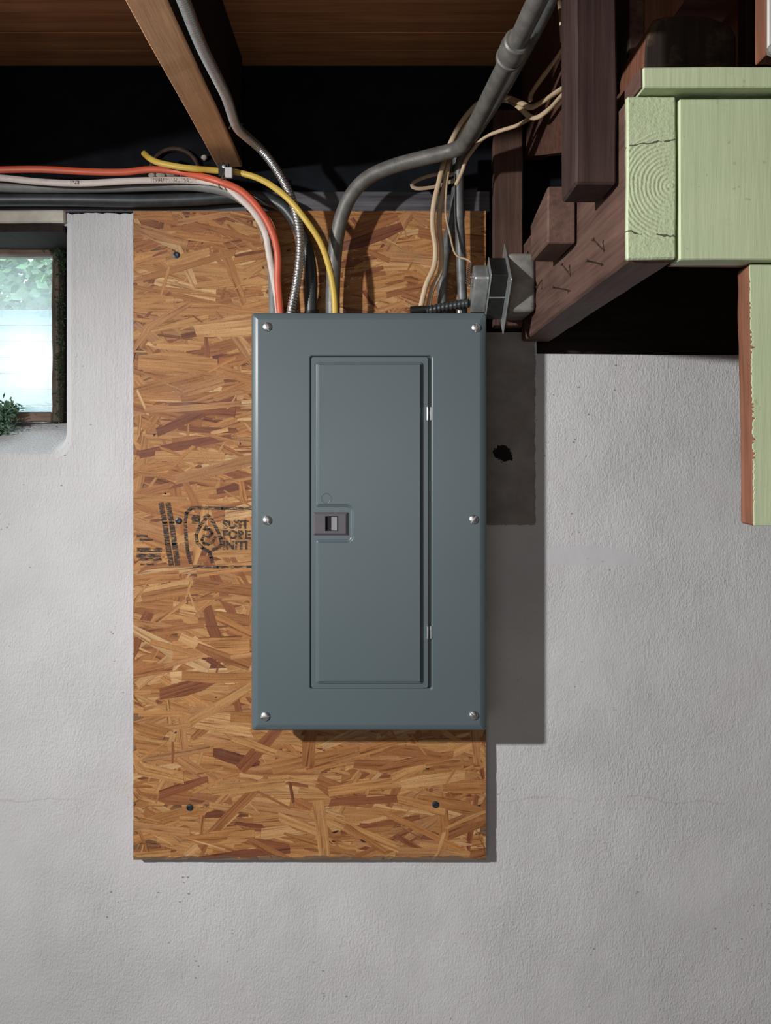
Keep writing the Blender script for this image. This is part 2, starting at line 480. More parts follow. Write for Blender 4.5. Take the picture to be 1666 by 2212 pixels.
# back wall with its window opening
bm = bmesh.new()
outer = [(-3, FLOOR), (3, FLOOR), (3, .160), (1.0, .158), (.60, .160), (.287, .1625), (.2865, .20), (.191, .20), (.190, TOPZ)]+[(x_, TOPZ-abs(mnoise.noise(Vector((x_*60, 0, 3))))*.006) for x_ in [-.40-.006*k_ for k_ in range(24)]]+[(-.55, TOPZ), (-3, TOPZ)]
WX0, WX1, WZ0, WZ1 = -1.30, -.540, -.008, .389
def opening(grow, y, zb=None):
    c = rect(WX0-grow, WX1+grow, (WZ0 if zb is None else zb)-grow, WZ1+min(grow, .004))
    return loop_xz(bm, rounded(c, (.02, .032, .006, .006), 0, 6), y)
fo = loop_xz(bm, outer, 0)
l0 = opening(.013, 0); l1 = opening(.005, .004); l2 = opening(0, .014); l3 = opening(0, .25, .05)
fill(bm, fo, l0); bridge(bm, l0, l1); bridge(bm, l1, l2)
# the sill climbs towards the sash
l2b = opening(0, .15, .046); bridge(bm, l2, l2b); bridge(bm, l2b, l3)
bo = loop_xz(bm, outer, .25); bridge(bm, fo, bo)
wall = structure(obj('wall_back', bm, M['wall']), 'whitewashed rough concrete foundation wall behind the panel')

structure(obj('wall_left', box((-3.12, -4.6, FLOOR), (-3.0, .25, CEIL+.1)), M['concrete']))
structure(obj('wall_right', box((3.0, -4.6, FLOOR), (3.12, .25, CEIL+.1)), M['concrete']))
structure(obj('wall_front', box((-3.12, -4.72, FLOOR), (3.12, -4.6, CEIL+.1)), M['concrete']))
structure(obj('floor', box((-3.12, -4.72, FLOOR-.1), (3.12, .25, FLOOR)), M['concrete']))
ceil = structure(obj('ceiling', box((-3.12, -4.72, CEIL+.022), (3.12, .25, CEIL+.1)), M['dark_beam']))
# strip floorboards of the storey above, seen from below
plank_me = None
y = .03
for k in range(60):
    w = .0585
    bm = box((-3.0, y-w+.0012, CEIL+R.uniform(-.0008, .0008)), (3.0, y, CEIL+.022), .0012)
    o = obj('floor_plank', bm, M['floor_plank'], ceil); y -= w
# joists that stand outside the picture
for x in (-2.70, -2.29, -1.89, -1.483, -1.09, -.705, .75, 1.15, 1.55, 1.95, 2.36):
    obj('joist', box((x, -4.6, .489), (x+.044, -.70 if x > .3 else 0, CEIL), .002), M['old_joist'], ceil)

# rim, sill plate
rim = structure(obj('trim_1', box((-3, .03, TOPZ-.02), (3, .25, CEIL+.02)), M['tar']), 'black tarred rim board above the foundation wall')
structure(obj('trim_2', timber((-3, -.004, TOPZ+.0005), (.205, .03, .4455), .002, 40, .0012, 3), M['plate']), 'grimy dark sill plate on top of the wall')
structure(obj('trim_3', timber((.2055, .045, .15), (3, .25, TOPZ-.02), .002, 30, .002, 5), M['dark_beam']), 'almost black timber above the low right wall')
structure(obj('trim_4', timber((-1.32, -.006, WZ1+.001), (WX1+.004, .15, TOPZ+.004), .003, 16, .0015, 8), M['lintel']), 'flaking cream painted lintel over the window')

# window
win = bpy.data.objects.new('window_1', None); C.objects.link(win); win['_w'] = (0, 0, 0)
structure(win, 'small mossy basement window with a dirty pane')
WY = .15
obj('sash_stile', timber((-.613, WY-.02, .047), (-.599, WY+.02, .388), .002, 20, .002, 1), M['old_wood'], win)
obj('window_jamb', timber((-.5985, WY+.004, .047), (-.5405, WY+.05, .388), .002, 12, .002, 2), M['old_joist'], win)
obj('sash_rail', timber((-1.29, WY-.022, .0475), (-.613, WY+.02, .066), .002, 20, .002, 3), M['old_wood_x'], win)
obj('sash_rail', timber((-1.29, WY-.022, .368), (-.613, WY+.02, .388), .002, 20, .002, 4), M['old_wood_x'], win)
obj('window_head', timber((-1.295, .001, .3765), (-.5405, .128, .3885), .001, 14, .0012, 4), M['old_joist'], win)
obj('pane', box((-1.29, WY-.002, .066), (-.613, WY+.001, .368)), M['glass'], win)

# outdoors
def outdoor():
    structure(obj('ground', box((-7, .25, -.12), (5, 9, -.03)), M['concrete']), 'pale ground outside the window')
    t = NT('pale_siding'); v = t.coord((2, 2, 26))
    c = t.ramp(t.noise(v, 1, 4, .6), [(.35, (.028, .056, .068)), (.62, (.070, .092, .096))])
    m = t.done(c, .8, 0)
    g = thing('garden_wall', 'pale blue-white boarded garden wall beyond the dirty window', 'wall', (-2.6, 2.2, -.03))
    for k in range(9):
        obj('siding_board', box((-5.2, 2.2-.006*(k % 2), -.03+k*.072), (-.4, 2.26, -.03+k*.072+.069), .003), m, g)
    bm = bmesh.new(); rr = random.Random(5)
    for k in range(15000):
        p = Vector((rr.uniform(-5.2, -.4), rr.uniform(2.42, 3.3), 0)); p.z = .45+rr.random()**.9*.55
        d = Vector((rr.gauss(0, 1), rr.gauss(0, 1), rr.gauss(0, 1))).normalized(); e = d.orthogonal().normalized()
        L = rr.uniform(.035, .075); w = L*.42
        vs = [bm.verts.new(p), bm.verts.new(p+d*L*.5+e*w), bm.verts.new(p+d*L), bm.verts.new(p+d*L*.5-e*w)]
        bm.faces.new(vs)
    h = link('hedge', bpy.data.meshes.new('hedge'), plain('hedge_leaf', (.037, .074, .028), .6, 0, .4, 3)); bm.to_mesh(h.data); bm.free()
    tag(h, 'green hedge foliage rising beyond the pale garden wall outside', 'hedge', None, 'stuff')
outdoor()

# ================================================================== CEILING TIMBERS
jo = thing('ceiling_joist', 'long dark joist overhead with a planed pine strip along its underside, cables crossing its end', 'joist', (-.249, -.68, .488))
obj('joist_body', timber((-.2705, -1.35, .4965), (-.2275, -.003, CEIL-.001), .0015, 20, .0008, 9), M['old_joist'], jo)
obj('nailing_strip', timber((-.271, -1.35, .488), (-.227, -.003, .4962), .0015, 40, .0010, 9), M['joist_y'], jo)['label'] = 'orange-brown planed pine strip'  # added strip keeps the lit underside pale below the dark-coloured body

bm = bmesh.new(); A = []; B = []
for (yy, zz) in ((.02, .508), (-.03, .497), (-.16, .452), (-.30, .405), (-.30, .55), (-.30, CEIL-.002), (.02, CEIL-.002)):
    A.append(bm.verts.new((.2655, yy, zz))); B.append(bm.verts.new((.303, yy, zz)))
bm.faces.new(A); bm.faces.new(B[::-1]); bridge(bm, A, B)
o = obj('stair_stringer', bm, M['brown_x'])
tag(o, 'red-brown stair stringer high behind the beige cables beside the hanging post', 'stringer')

o = obj('grooved_board', timber((.208, -.0235, .206), (.2588, -.004, .58), .002, 16, .0012, 12), M['groove_z'])
tag(o, 'upright grooved dark brown board behind the doorbell transformer', 'board')

beam = thing('landing_beam', 'brown timber beam reaching out from wall with bent nails and green painted end', 'beam', (.285, -.29, .19))
bmm = timber((.26, -.576, .190), (.309, -.004, .3565), .003, 24, .0016, 13)
for v in bmm.verts: v.co.z -= (.58+v.co.y)*.012
obj('beam_body', bmm, M['brown_y'], beam)
bmm = timber((.2595, -.584, .1915), (.3092, -.577, .3562), .0016, 6, .0016, 14, 2)
obj('painted_end', bmm, M['green_end'], beam)
for (hx, hy, tx, ty) in ((1281, 517, 1306, 544), (1267, 563, 1304, 573), (1214, 571, 1234, 598), (1194, 621, 1234, 629), (1160, 620, 1172, 604)):
    D = .2605*F/(tx-VX); a = P(tx, ty, D); h = P(hx, hy, D-.004)
    bm = bmesh.new(); d = (h-a).normalized()
    sweep(bm, [a-d*.004, a+d*.4*(h-a).length+Vector((0, 0, .0006)), h], .0010, n=8)
    lathe(bm, [(.0008, -.0012), (.0024, 0), (.0023, .0008), (.0008, .0012)], h, d, 10)
    obj('nail', bm, M['rust'], beam, True)

o = obj('hanging_post', timber((.214, -.556, .277), (.2578, -.49, CEIL-.001), .0025, 16, .0012, 15, 2), M['brown_z'])
tag(o, 'dark brown short post hanging from above against the side of the beam', 'post')
bm = bmesh.new()
b0 = timber((.222, -.385, .258), (.2578, -.275, .331), .002, 6, .0012, 16)
for v in b0.verts:
    v.co.z += (v.co.y+.385)*(-.18 if v.co.z > .3 else .02)
o = obj('wood_block', b0, M['brown_y'])
tag(o, 'small brown wood block nailed to the beam behind the hanging post', 'block')

# ---------------- pale green landing boards
def rough_board(lo, hi, seed, n=26, r=.0010):
    return timber(lo, hi, .0013, n, r, seed)
t = thing('landing_tread', 'pale green painted tread board lying on top of the beam', 'board', (.6, -.5, .356))
obj('tread_board', rough_board((.2705, -.601, .3585), (1.25, -.42, .3795), 20), M['green'], t)
o = obj('sawn_end', timber((.2680, -.598, .3595), (.2704, -.424, .3790), .0006, 8, .0008, 21, 1), M['brown_y'], t)
o['label'] = 'unpainted brown end of the tread'
r_ = thing('landing_riser', 'pale green painted riser board standing beside the green beam end', 'board', (.7, -.57, .19))
obj('riser_board', rough_board((.3125, -.586, .190), (1.25, -.558, .354), 22), M['green'], r_)
obj('back_cleat', timber((.3135, -.5578, .1905), (1.25, -.548, .354), .001, 8, .001, 23), M['raw_edge'], r_)
l_ = thing('lower_fascia', 'pale green upright board with ragged red-brown sawn edge, low at right', 'board', (.6, -.56, -.082))
bm = bmesh.new(); n = 170; z0, z1 = -.0815, .1885; fl = []; bl = []
rr = random.Random(3)
for k in range(n+1):
    z = z0+(z1-z0)*k/n
    x = .3905+.0045*(1-k/n)+((rr.choice((0, .0006, .0014, .0024, .0040))*rr.random()*(1.3 if .25 < k/n < .7 else .6)) if .08 < k/n < .95 else 0)
    fl.append(bm.verts.new((x, -.572, z))); bl.append(bm.verts.new((1.25, -.572, z)))
fb = [bm.verts.new((v.co.x, -.5695, v.co.z)) for v in fl]; bb = [bm.verts.new((v.co.x, -.5695, v.co.z)) for v in bl]
for k in range(n):
    bm.faces.new((fl[k], bl[k], bl[k+1], fl[k+1])); bm.faces.new((fb[k], fb[k+1], bb[k+1], bb[k])); bm.faces.new((fl[k], fl[k+1], fb[k+1], fb[k])); bm.faces.new((bl[k], bb[k], bb[k+1], bl[k+1]))
bm.faces.new((fl[0], fb[0], bb[0], bl[0])); bm.faces.new((fl[-1], bl[-1], bb[-1], fb[-1]))
obj('painted_face', bm, M['green'], l_)
bm = timber((.3905, -.5694, z0), (1.25, -.5415, z1), .002, 30, .0012, 25, 2)
for v in bm.verts:
    if v.co.x < .5: v.co.x += .004*(z1-v.co.z)/(z1-z0)
obj('sawn_board', bm, M['raw_edge'], l_)['label'] = 'red-brown sawn edge'

# timber end above the tread, rounded along its top
prof = [(1397, 215), (1397, 150), (1399, 95), (1404, 60), (1416, 40), (1440, 34), (1480, 33), (1530, 37), (1560, 44), (1582, 56), (1592, 75), (1594, 215)]
ch = thing('charred_beam_end', 'round-topped charred beam end above the green tread board', 'beam', P(1495, 215, 1.0))
def slab(D, depth, bev):
    bm = bmesh.new()
    f = [bm.verts.new(P(x, yy, 1.0)+Vector((0, D-1.0, 0))) for x, yy in prof]
    b = [bm.verts.new(v.co+Vector((-.001, depth, 0))) for v in f]
    bm.faces.new(f); bm.faces.new(b[::-1]); bridge(bm, f, b)
    if bev: bmesh.ops.bevel(bm, geom=[e for e in bm.edges if all(v in f for v in e.verts)], offset=bev, segments=1, affect='EDGES')
    return bm
obj('charred_face', slab(1.0, .006, .003), M['end_grain'], ch)
obj('timber_body', slab(1.0062, .10, 0), M['raw_edge'], ch)
o = obj('side_plank', timber((.363, -.27, .40), (.385, -.05, CEIL-.002), .002, 8, .0015, 30), M['brown_y'])
tag(o, 'red-brown plank edge between the hanging post and charred beam end', 'plank')
o = obj('rear_plank', timber((.392, -.235, .42), (.80, -.212, CEIL-.002), .002, 10, .0015, 31), M['raw_edge'])
tag(o, 'wide brown plank upright behind the charred beam end', 'plank')
# slanting board
bm = timber((-.03, -.008, -.15), (.03, .008, .12), .002, 6, .0012, 32)
bmesh.ops.rotate(bm, verts=bm.verts, cent=(0, 0, 0), matrix=Matrix.Rotation(.62, 3, 'Y'))
bmesh.ops.translate(bm, verts=bm.verts, vec=(.425, -.284, .555))
o = obj('slanting_plank', bm, M['brown_x']); tag(o, 'brown plank slanting up behind the hanging post', 'plank')
o = obj('dark_plank', timber((.462, -.41, .381), (.52, -.386, .62), .002, 8, .0015, 33), M['brown_z'])
tag(o, 'dark brown upright plank between charred beam end and white board', 'plank')
w_ = thing('white_board', 'white painted board end at the top right above the green tread', 'board', (.42, -.60, .39))
obj('white_face', box((.3935, -.604, .3905), (.60, -.600, .66), .001), M['white_paint'], w_)
obj('brown_edge', timber((.3925, -.5995, .391), (.60, -.578, .66), .001, 8, .0006, 34), M['raw_edge'], w_)
bm = bmesh.new(); lathe(bm, [(.001, -.002), (.006, -.001), (.0065, .004), (.004, .007), (.001, .008)], (.3965, -.607, .392), (0, -1, 0), 14)
obj('bolt_head', bm, M['cast'], w_, True)

# ================================================================== STRAND BOARD
OY = -.0195                     # face of the board
OX0, OX1, OZ0, OZ1 = -.4125, .1955, -.712, .4065
osb = thing('strand_board', 'tall orange-brown strand board fixed to the wall behind the grey panel', 'board', (-.108, OY, OZ0))
bm = bmesh.new(); add_box(bm, (OX0, OY+.0002, OZ0), (OX1, OY+.0112, OZ1))
cl = bm.loops.layers.float_color.new('tone'); uv = bm.loops.layers.uv.new('grain')
for f in bm.faces:
    for lp in f.loops: lp[cl] = (.20, .105, .05, 1); lp[uv].uv = (lp.vert.co.x, lp.vert.co.z)
obj('core_sheet', bm, M['osb'], osb)
TONES = [((0.456, 0.221, 0.078), 7), ((0.493, 0.256, 0.095), 7), ((0.409, 0.183, 0.060), 8), ((0.530, 0.299, 0.125), 4), ((0.335, 0.136, 0.047), 6), ((0.246, 0.085, 0.033), 2.6), ((0.186, 0.060, 0.028), 1.3), ((0.577, 0.357, 0.170), 1.6), ((0.428, 0.211, 0.085), 5)]
def strand_mesh(jobs, seed):
    rr = random.Random(seed); bm = bmesh.new()
    cl = bm.loops.layers.float_color.new('tone'); uv = bm.loops.layers.uv.new('grain')
    for (cx, cz, L, w, a, h, tone) in jobs:
        ca, sa = math.cos(a), math.sin(a)
        m = rr.randint(2, 3); pts = []
        tp = rr.uniform(.5, 1.0); tp2 = rr.uniform(.5, 1.0); bow = rr.uniform(-.12, .12)*w*2
        for k in range(m+1):
            u = -L/2+L*k/m; ww = w/2*(tp if k == 0 else tp2 if k == m else rr.uniform(.85, 1.1))
            pts.append((u+rr.uniform(-.004, .004), -ww+bow*math.sin(math.pi*k/m)))
        for k in range(m, -1, -1):
            u = -L/2+L*k/m; ww = w/2*(tp if k == 0 else tp2 if k == m else rr.uniform(.85, 1.1))
            pts.append((u+rr.uniform(-.004, .004), ww+bow*math.sin(math.pi*k/m)))
        top = []; bot = []; uvs = []
        ou, ov = rr.uniform(0, 50), rr.uniform(0, 50)
        for u, v in pts:
            x = min(max(cx+u*ca-v*sa, OX0+.0002), OX1-.0002); z = min(max(cz+u*sa+v*ca, OZ0+.0002), OZ1-.0002)
            top.append(bm.verts.new((x, OY-h, z))); bot.append(bm.verts.new((x, OY+.0002, z))); uvs.append((u+ou, v+ov))
        n = len(top)
        try: f = bm.faces.new(top)
        except ValueError: continue
        fs = [(f, list(range(n)))]
        for k in range(n):
            j = (k+1) % n
            fs.append((bm.faces.new((top[k], bot[k], bot[j], top[j])), [k, k, j, j]))
        for q, (f, idx) in enumerate(fs):
            d = 1 if q == 0 else .45
            for lp, i in zip(f.loops, idx):
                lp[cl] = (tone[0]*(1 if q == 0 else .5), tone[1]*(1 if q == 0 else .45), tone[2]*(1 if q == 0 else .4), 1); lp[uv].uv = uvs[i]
    return bm
jobs = []
NS = 4200
for k in range(NS):
    q = k/NS
    small = R.random() < .32+.25*q
    L = R.uniform(.02, .07) if small else R.uniform(.07, .17)
    w = R.uniform(.0018, .008) if small else R.uniform(.007, .024)
    a = R.gauss(0, .26) if R.random() < (.5 if small else .86) else R.uniform(-1.57, 1.57)
    tn = R.choices([t_[0] for t_ in TONES], [t_[1]*(1 if not (small and t_[0][0] > .55) else 2.0) for t_ in TONES])[0]
    b = R.uniform(.88, 1.10)
    if q > .55 and k % 24 == 0:
        L = R.uniform(.09, .15); w = R.uniform(.020, .036); a = R.gauss(0, .22)
    if k % 37 == 0: L = R.uniform(.003, .007); w = R.uniform(.002, .004); tn = (.06, .022, .014)
    jobs.append((R.uniform(OX0, OX1), R.uniform(OZ0, OZ1), L, w, a,   .0001+.0008*q, tuple(c*b for c in tn)))
# the strands that can be picked apart: pieces; the rest: one body of chips
xs_panel = (-.18, .185); zs_panel = (-.45, .20)
def seen(j): return not (xs_panel[0] < j[0] < xs_panel[1] and zs_panel[0] < j[1] < zs_panel[1])
big = sorted([i for i, j in enumerate(jobs) if seen(j) and i > NS*.80], key=lambda i: -jobs[i][2]*jobs[i][3])[:240]
bigset = set(big)
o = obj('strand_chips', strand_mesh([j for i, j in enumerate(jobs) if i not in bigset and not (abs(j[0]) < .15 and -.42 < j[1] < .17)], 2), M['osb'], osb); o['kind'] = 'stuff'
for i in big:
    obj('strand', strand_mesh([jobs[i]], i), M['osb'], osb)

# screws in the board
for (px, py) in ((381, 551), (386, 1125), (410, 1744), (941, 1738)):
    c = P(px, py, 1.3795); c.y = OY-.0014
    bm = bmesh.new(); lathe(bm, [(.0030, 0), (.0058, -.0004), (.0056, .0008), (.0032, .0016), (.0030, .0006), (.0006, .0004)], c, (0, -1, 0), 18)
    obj('screw', bm, M['dark_screw'], osb, True)

# printed mill stamp
SY = OY-.00125
def S2(px, py): 
    q = P(px, py, 1.3795); return (q.x, q.z)
def stroke(bm, pts, w):
    w *= 1.25*1.3795/F/2
    for (a, b) in zip(pts, pts[1:]):
        a = Vector(S2(*a)); b = Vector(S2(*b)); d = (b-a).normalized(); n = Vector((-d.y, d.x))*w; a = a-d*w*.4; b = b+d*w*.4
        bm.faces.new([bm.verts.new((p.x, SY, p.y)) for p in (a-n, b-n, b+n, a+n)])
bm = bmesh.new()
stroke(bm, [(348, 1088), (356, 1130), (362, 1175), (370, 1220)], 9)
stroke(bm, [(363, 1088), (371, 1130), (377, 1175), (384, 1220)], 9)
stroke(bm, [(412, 1217), (405, 1190), (402, 1160), (400, 1128), (403, 1108), (413, 1098), (428, 1096)], 6)
stroke(bm, [(428, 1097), (480, 1098), (545, 1098)], 6)
stroke(bm, [(418, 1224), (470, 1225), (548, 1224)], 5)
stroke(bm, [(440, 1119), (448, 1113), (458, 1124), (468, 1142), (477, 1163), (479, 1176), (470, 1184), (460, 1188)], 6)
stroke(bm, [(446, 1118), (432, 1137), (424, 1155), (426, 1172), (438, 1184), (452, 1192), (456, 1204), (459, 1214)], 6)
stroke(bm, [(447, 1136), (441, 1144), (452, 1143), (459, 1152), (452, 1160), (441, 1157), (436, 1166), (440, 1174), (450, 1176), (460, 1170), (466, 1160)], 5)
stroke(bm, [(416, 1118), (430, 1119)], 9); stroke(bm, [(417, 1126), (430, 1127)], 8)
for (x0, x1, yy, ww) in ((298, 348, 1188, 8), (296, 346, 1200, 7), (300, 348, 1208, 5), (296, 318, 1158, 4), (302, 330, 1166, 4), (304, 332, 1219, 3)):
    stroke(bm, [(x0, yy), (x1, yy)], ww)
obj('stamp_print', bm, M['ink'], osb)
def lettering(txt, px, py, hpx, D, y, mat, parent, name='lettering', rot=0, sx=1.0):
    cu = bpy.data.curves.new(name, 'FONT'); cu.body = txt; cu.size = hpx*D/F/.70; cu.offset = cu.size*.055; cu.space_character = 1.05
    q = P(px, py, D); w = parent['_w']
    tmp = bpy.data.objects.new(name, cu)
    me = bpy.data.meshes.new_from_object(tmp); bpy.data.objects.remove(tmp); bpy.data.curves.remove(cu)
    me.materials.clear(); me.transform(Matrix.Diagonal((sx, 1, 1, 1)))
    o = link(name, me, mat, parent, Vector((q.x, y, q.z))-Vector(w)); o.rotation_euler = (math.pi/2, -rot, 0)
    return o
for txt, yy in (('SUST', 1141), ('FORE', 1163), ('INITI', 1186)):
    lettering(txt, 481, yy, 17, 1.3795, SY, M['ink'], osb)['label'] = 'dark stamped lettering'

# ================================================================== BREAKER PANEL
CD = 1.29; FY = CAMY+CD        # cover face
def c2(px, py): q = P(px, py, CD); return (q.x, q.z)
def crect(x0, x1, y0, y1):
    a = c2(x0, y1); b = c2(x1, y0); return [(a[0], a[1]), (b[0], a[1]), (b[0], b[1]), (a[0], b[1])]
panel = thing('breaker_panel', 'tall grey-blue steel breaker panel with a hinged door', 'electrical panel', (-.004, FY, -.46))
OUT = crect(542.5, 1052, 675, 1580)
bm = bmesh.new(); bx = rounded(OUT, .004, .010, 3)
a = loop_xz(bm, bx, OY-.0012); b = loop_xz(bm, bx, FY+.006); bridge(bm, a, b); bm.faces.new(a); bm.faces.new(b)
obj('back_box', bm, M['enamel'], panel)
bm = bmesh.new()
L0 = loop_xz(bm, rounded(OUT, .006, .0010), FY+.022); L1 = loop_xz(bm, rounded(OUT, .006, 0), FY+.0055)
L2 = loop_xz(bm, rounded(OUT, .006, .0022), FY+.0030); L3 = loop_xz(bm, rounded(OUT, .010, .0095), FY+.0002); L4 = loop_xz(bm, rounded(OUT, .010, .0115), FY)
HOLE = crect(667.5, 936, 766, 1491)
H0 = loop_xz(bm, rounded(HOLE, .005, 0), FY); Ha = loop_xz(bm, rounded(HOLE, .006, .0010), FY+.0003); Hb = loop_xz(bm, rounded(HOLE, .006, .0019), FY+.0011); H1 = loop_xz(bm, rounded(HOLE, .006, .0026), FY+.0030); H2 = loop_xz(bm, rounded(HOLE, .006, .0030), FY+.0058)
bridge(bm, L0, L1); bridge(bm, L1, L2); bridge(bm, L2, L3); bridge(bm, L3, L4); fill(bm, L4, H0); bridge(bm, H0, Ha); bridge(bm, Ha, Hb); bridge(bm, Hb, H1); bridge(bm, H1, H2)
# inner lip of the folded cover
I0 = loop_xz(bm, rounded(OUT, .006, .0022), FY+.022); bridge(bm, L0, I0)
I1 = loop_xz(bm, rounded(OUT, .006, .0022), FY+.0062); bridge(bm, I0, I1); fill(bm, I1, H2)
for LL in (L4, H0):
    for k in range(len(LL)):
        bm.edges.get((LL[k], LL[(k+1) % len(LL)])).smooth = False
weighted(obj('cover', bm, M['enamel'], panel, True, 60))
# door with its raised, notched field
door = None
bm = bmesh.new()
DR = crect(672.3, 926, 770.5, 1487)
d0 = loop_xz(bm, rounded(DR, .004, 0), FY+.0035); d1 = loop_xz(bm, rounded(DR, .004, 0), FY+.0012); d2 = loop_xz(bm, rounded(DR, .004, .0009), FY+.0003)
bridge(bm, d0, d1); bridge(bm, d1, d2); bm.faces.new(d0)
x0, z1 = c2(682, 782); x1, z0 = c2(914, 1477); xn, zn1 = c2(757, 1096); _, zn0 = c2(757, 1165)
FIELD = [(x0, z0), (x1, z0), (x1, z1), (x0, z1), (x0, zn1), (xn, zn1), (xn, zn0), (x0, zn0)]
lo = [loop_xz(bm, rounded(FIELD, .0050, i, 4), FY+yy) for i, yy in ((0, .0003), (.0010, -.0017), (.0032, -.0019), (.0042, -.0042), (.0054, -.0046))]
fill(bm, d2, lo[0])
for a, b in zip(lo, lo[1:]): bridge(bm, a, b)
fill(bm, lo[-1])
for LL in (d2, lo[0], lo[2], lo[-1]):
    for k in range(len(LL)):
        bm.edges.get((LL[k], LL[(k+1) % len(LL)])).smooth = False
door = weighted(obj('door', bm, M['enamel'], panel, True, 60))
# blank keyhole knockout in the door
q = P(705, 1076, CD); bm = bmesh.new()
prof = []
for k in range(8):
    th = math.pi/8+k*math.pi/4; prof.append((math.cos(th), math.sin(th)*1.06))
r0 = 11*CD/F
for (ra, ya, rb, yb) in ((r0*1.02, -.0046, r0*.97, -.0052),):
    A = loop_xz(bm, [(q.x+x*ra, q.z+z*ra) for x, z in prof], FY+ya); B = loop_xz(bm, [(q.x+x*rb, q.z+z*rb) for x, z in prof], FY+yb)
    G = loop_xz(bm, [(q.x+x*r0*.86, q.z+z*r0*.86) for x, z in prof], FY-.0049)
    bridge(bm, A, B); bridge(bm, B, G); bm.faces.new(G)
obj('knockout', bm, M['enamel'], door)
# sliding latch
lt = bmesh.new()
Q = crect(677, 751.5, 1106.5, 1155.5); A = loop_xz(lt, rounded(Q, .0008, 0, 2), FY+.0003); B = loop_xz(lt, rounded(Q, .0008, 0, 2), FY-.0020); Cc = loop_xz(lt, rounded(Q, .0008, .0030, 2), FY-.0042)
HQ = crect(703, 731, 1114.5, 1146.5); E0 = loop_xz(lt, rounded(HQ, .0004, 0, 2), FY-.0042); E1 = loop_xz(lt, rounded(HQ, .0004, 0, 2), FY-.0001)
bridge(lt, A, B); bridge(lt, B, Cc); fill(lt, Cc, E0); bridge(lt, E0, E1)
latch = obj('latch', lt, M['plastic'], door); latch['label'] = 'plum-grey plastic slide latch'
obj('latch_recess', box((c2(703, 0)[0], FY-.0003, c2(0, 1146.5)[1]), (c2(731, 0)[0], FY+.0001, c2(0, 1114.5)[1])), M['void'], door)
bm = bmesh.new(); add_box(bm, (c2(716, 0)[0], FY-.0046, c2(0, 1146)[1]), (c2(729.5, 0)[0], FY-.0004, c2(0, 1116)[1]), .0008)
for v in bm.verts:
    if v.co.y < FY-.003 and v.co.x < c2(722, 0)[0]: v.co.y += .0022
obj('latch_slide', bm, M['plastic_light'], door)
obj('latch_shadow_gap', box((c2(745.5, 0)[0], FY-.0008, c2(0, 1153)[1]), (c2(751, 0)[0], FY-.0003, c2(0, 1109)[1])), M['void'], door) if False else None
for yy0, yy1 in ((879, 908), (1352, 1380)):
    bm = bmesh.new(); xa = c2(924, 0)[0]; za = c2(0, yy1)[1]; zb = c2(0, yy0)[1]
    lathe(bm, [(.0006, 0), (.0017, .0004), (.0017, zb-za-.0004), (.0006, zb-za)], (xa, FY-.0006, za), (0, 0, 1), 14)
    add_box(bm, (c2(929, 0)[0], FY-.0006, za), (c2(933, 0)[0], FY+.0004, zb), .0003)
    obj('hinge', bm, M['zinc'], panel, True)
def slotted_screw(px, py, ang, name, parent, r=.0076):
    q = P(px, py, CD); c = Vector((q.x, FY, q.z)); bm = bmesh.new()
    ca, sa = math.cos(ang), math.sin(ang)
    lathe(bm, [(r*.6, -.0005), (r*.97, 0), (r*.97, .0011), (r*.3, .0013)], c, (0, -1, 0), 20)
    for sg in (1, -1):
        vs = []
        for i in range(6):
            ph = i/5*math.pi/2*.92; rr_ = r*math.cos(ph*.98) if i < 5 else .0012; hh = .0010+.0034*math.sin(ph)
            for k in range(22):
                th = 2*math.pi*k/22; u = rr_*math.cos(th); v = rr_*math.sin(th)
                v = max(v*sg, .0008)*sg
                if abs(u) <= r and math.hypot(u, v) <= r*1.001: vs.append(bm.verts.new(c+Vector((u*ca-v*sa, -hh, u*sa+v*ca))))
        bmesh.ops.convex_hull(bm, input=vs)
    bmesh.ops.delete(bm, geom=[v for v in bm.verts if not v.link_faces], context='VERTS')
    return obj(name, bm, M['zinc'], parent, True, 35)
for (px, py, an) in ((577, 706, -1.15), (1028, 708, 1.4), (577, 1124, -1.1), (1023, 1122, .9), (573, 1547, .1), (1023, 1545, -.75)):
    slotted_screw(px, py, an, 'cover_screw', panel)

# ================================================================== CABLES AND CONDUITS
YR = Vector((0, 1, 0))
def pts(*a): return [P(*q) for q in a]
def cable(name, label, path, rx, ry, mat, cat='cable', ref=YR, group=None, n=14):
    bm = tube(path, rx, ry, n, ref)
    return tag(obj(name, bm, mat, None, True, 60), label, cat, group)

cable('orange_cable', 'orange sheathed cable curving down into the left top of the panel',
      pts((-90, 372, 1.345), (0, 367, 1.345), (90, 366, 1.345), (190, 371, 1.345), (265, 372, 1.345), (330, 366, 1.345), (390, 371, 1.343), (430, 380, 1.327), (470, 391, 1.316), (520, 412, 1.316), (560, 452, 1.318), (588, 500, 1.321), (600, 550, 1.326), (600, 605, 1.328), (603, 650, 1.327), (607, 692, 1.325)),
      .0060, .0042, M['orange'])
wc = thing('white_cable', 'off-white flat cable running below the orange cable with faint printing', 'cable', P(200, 392, 1.34))
pth = pts((-90, 378, 1.337), (0, 384, 1.337), (90, 393, 1.337), (180, 396, 1.337), (280, 391, 1.337), (380, 389, 1.341), (440, 392, 1.339), (482, 400, 1.328), (515, 425, 1.327), (548, 458, 1.328), (572, 500, 1.333), (581, 545, 1.336), (588, 585, 1.340), (598, 640, 1.345), (604, 692, 1.347))
bm = bmesh.new(); cp = catmull(pth)
sweep(bm, cp, .0056, .0034, 14, YR)
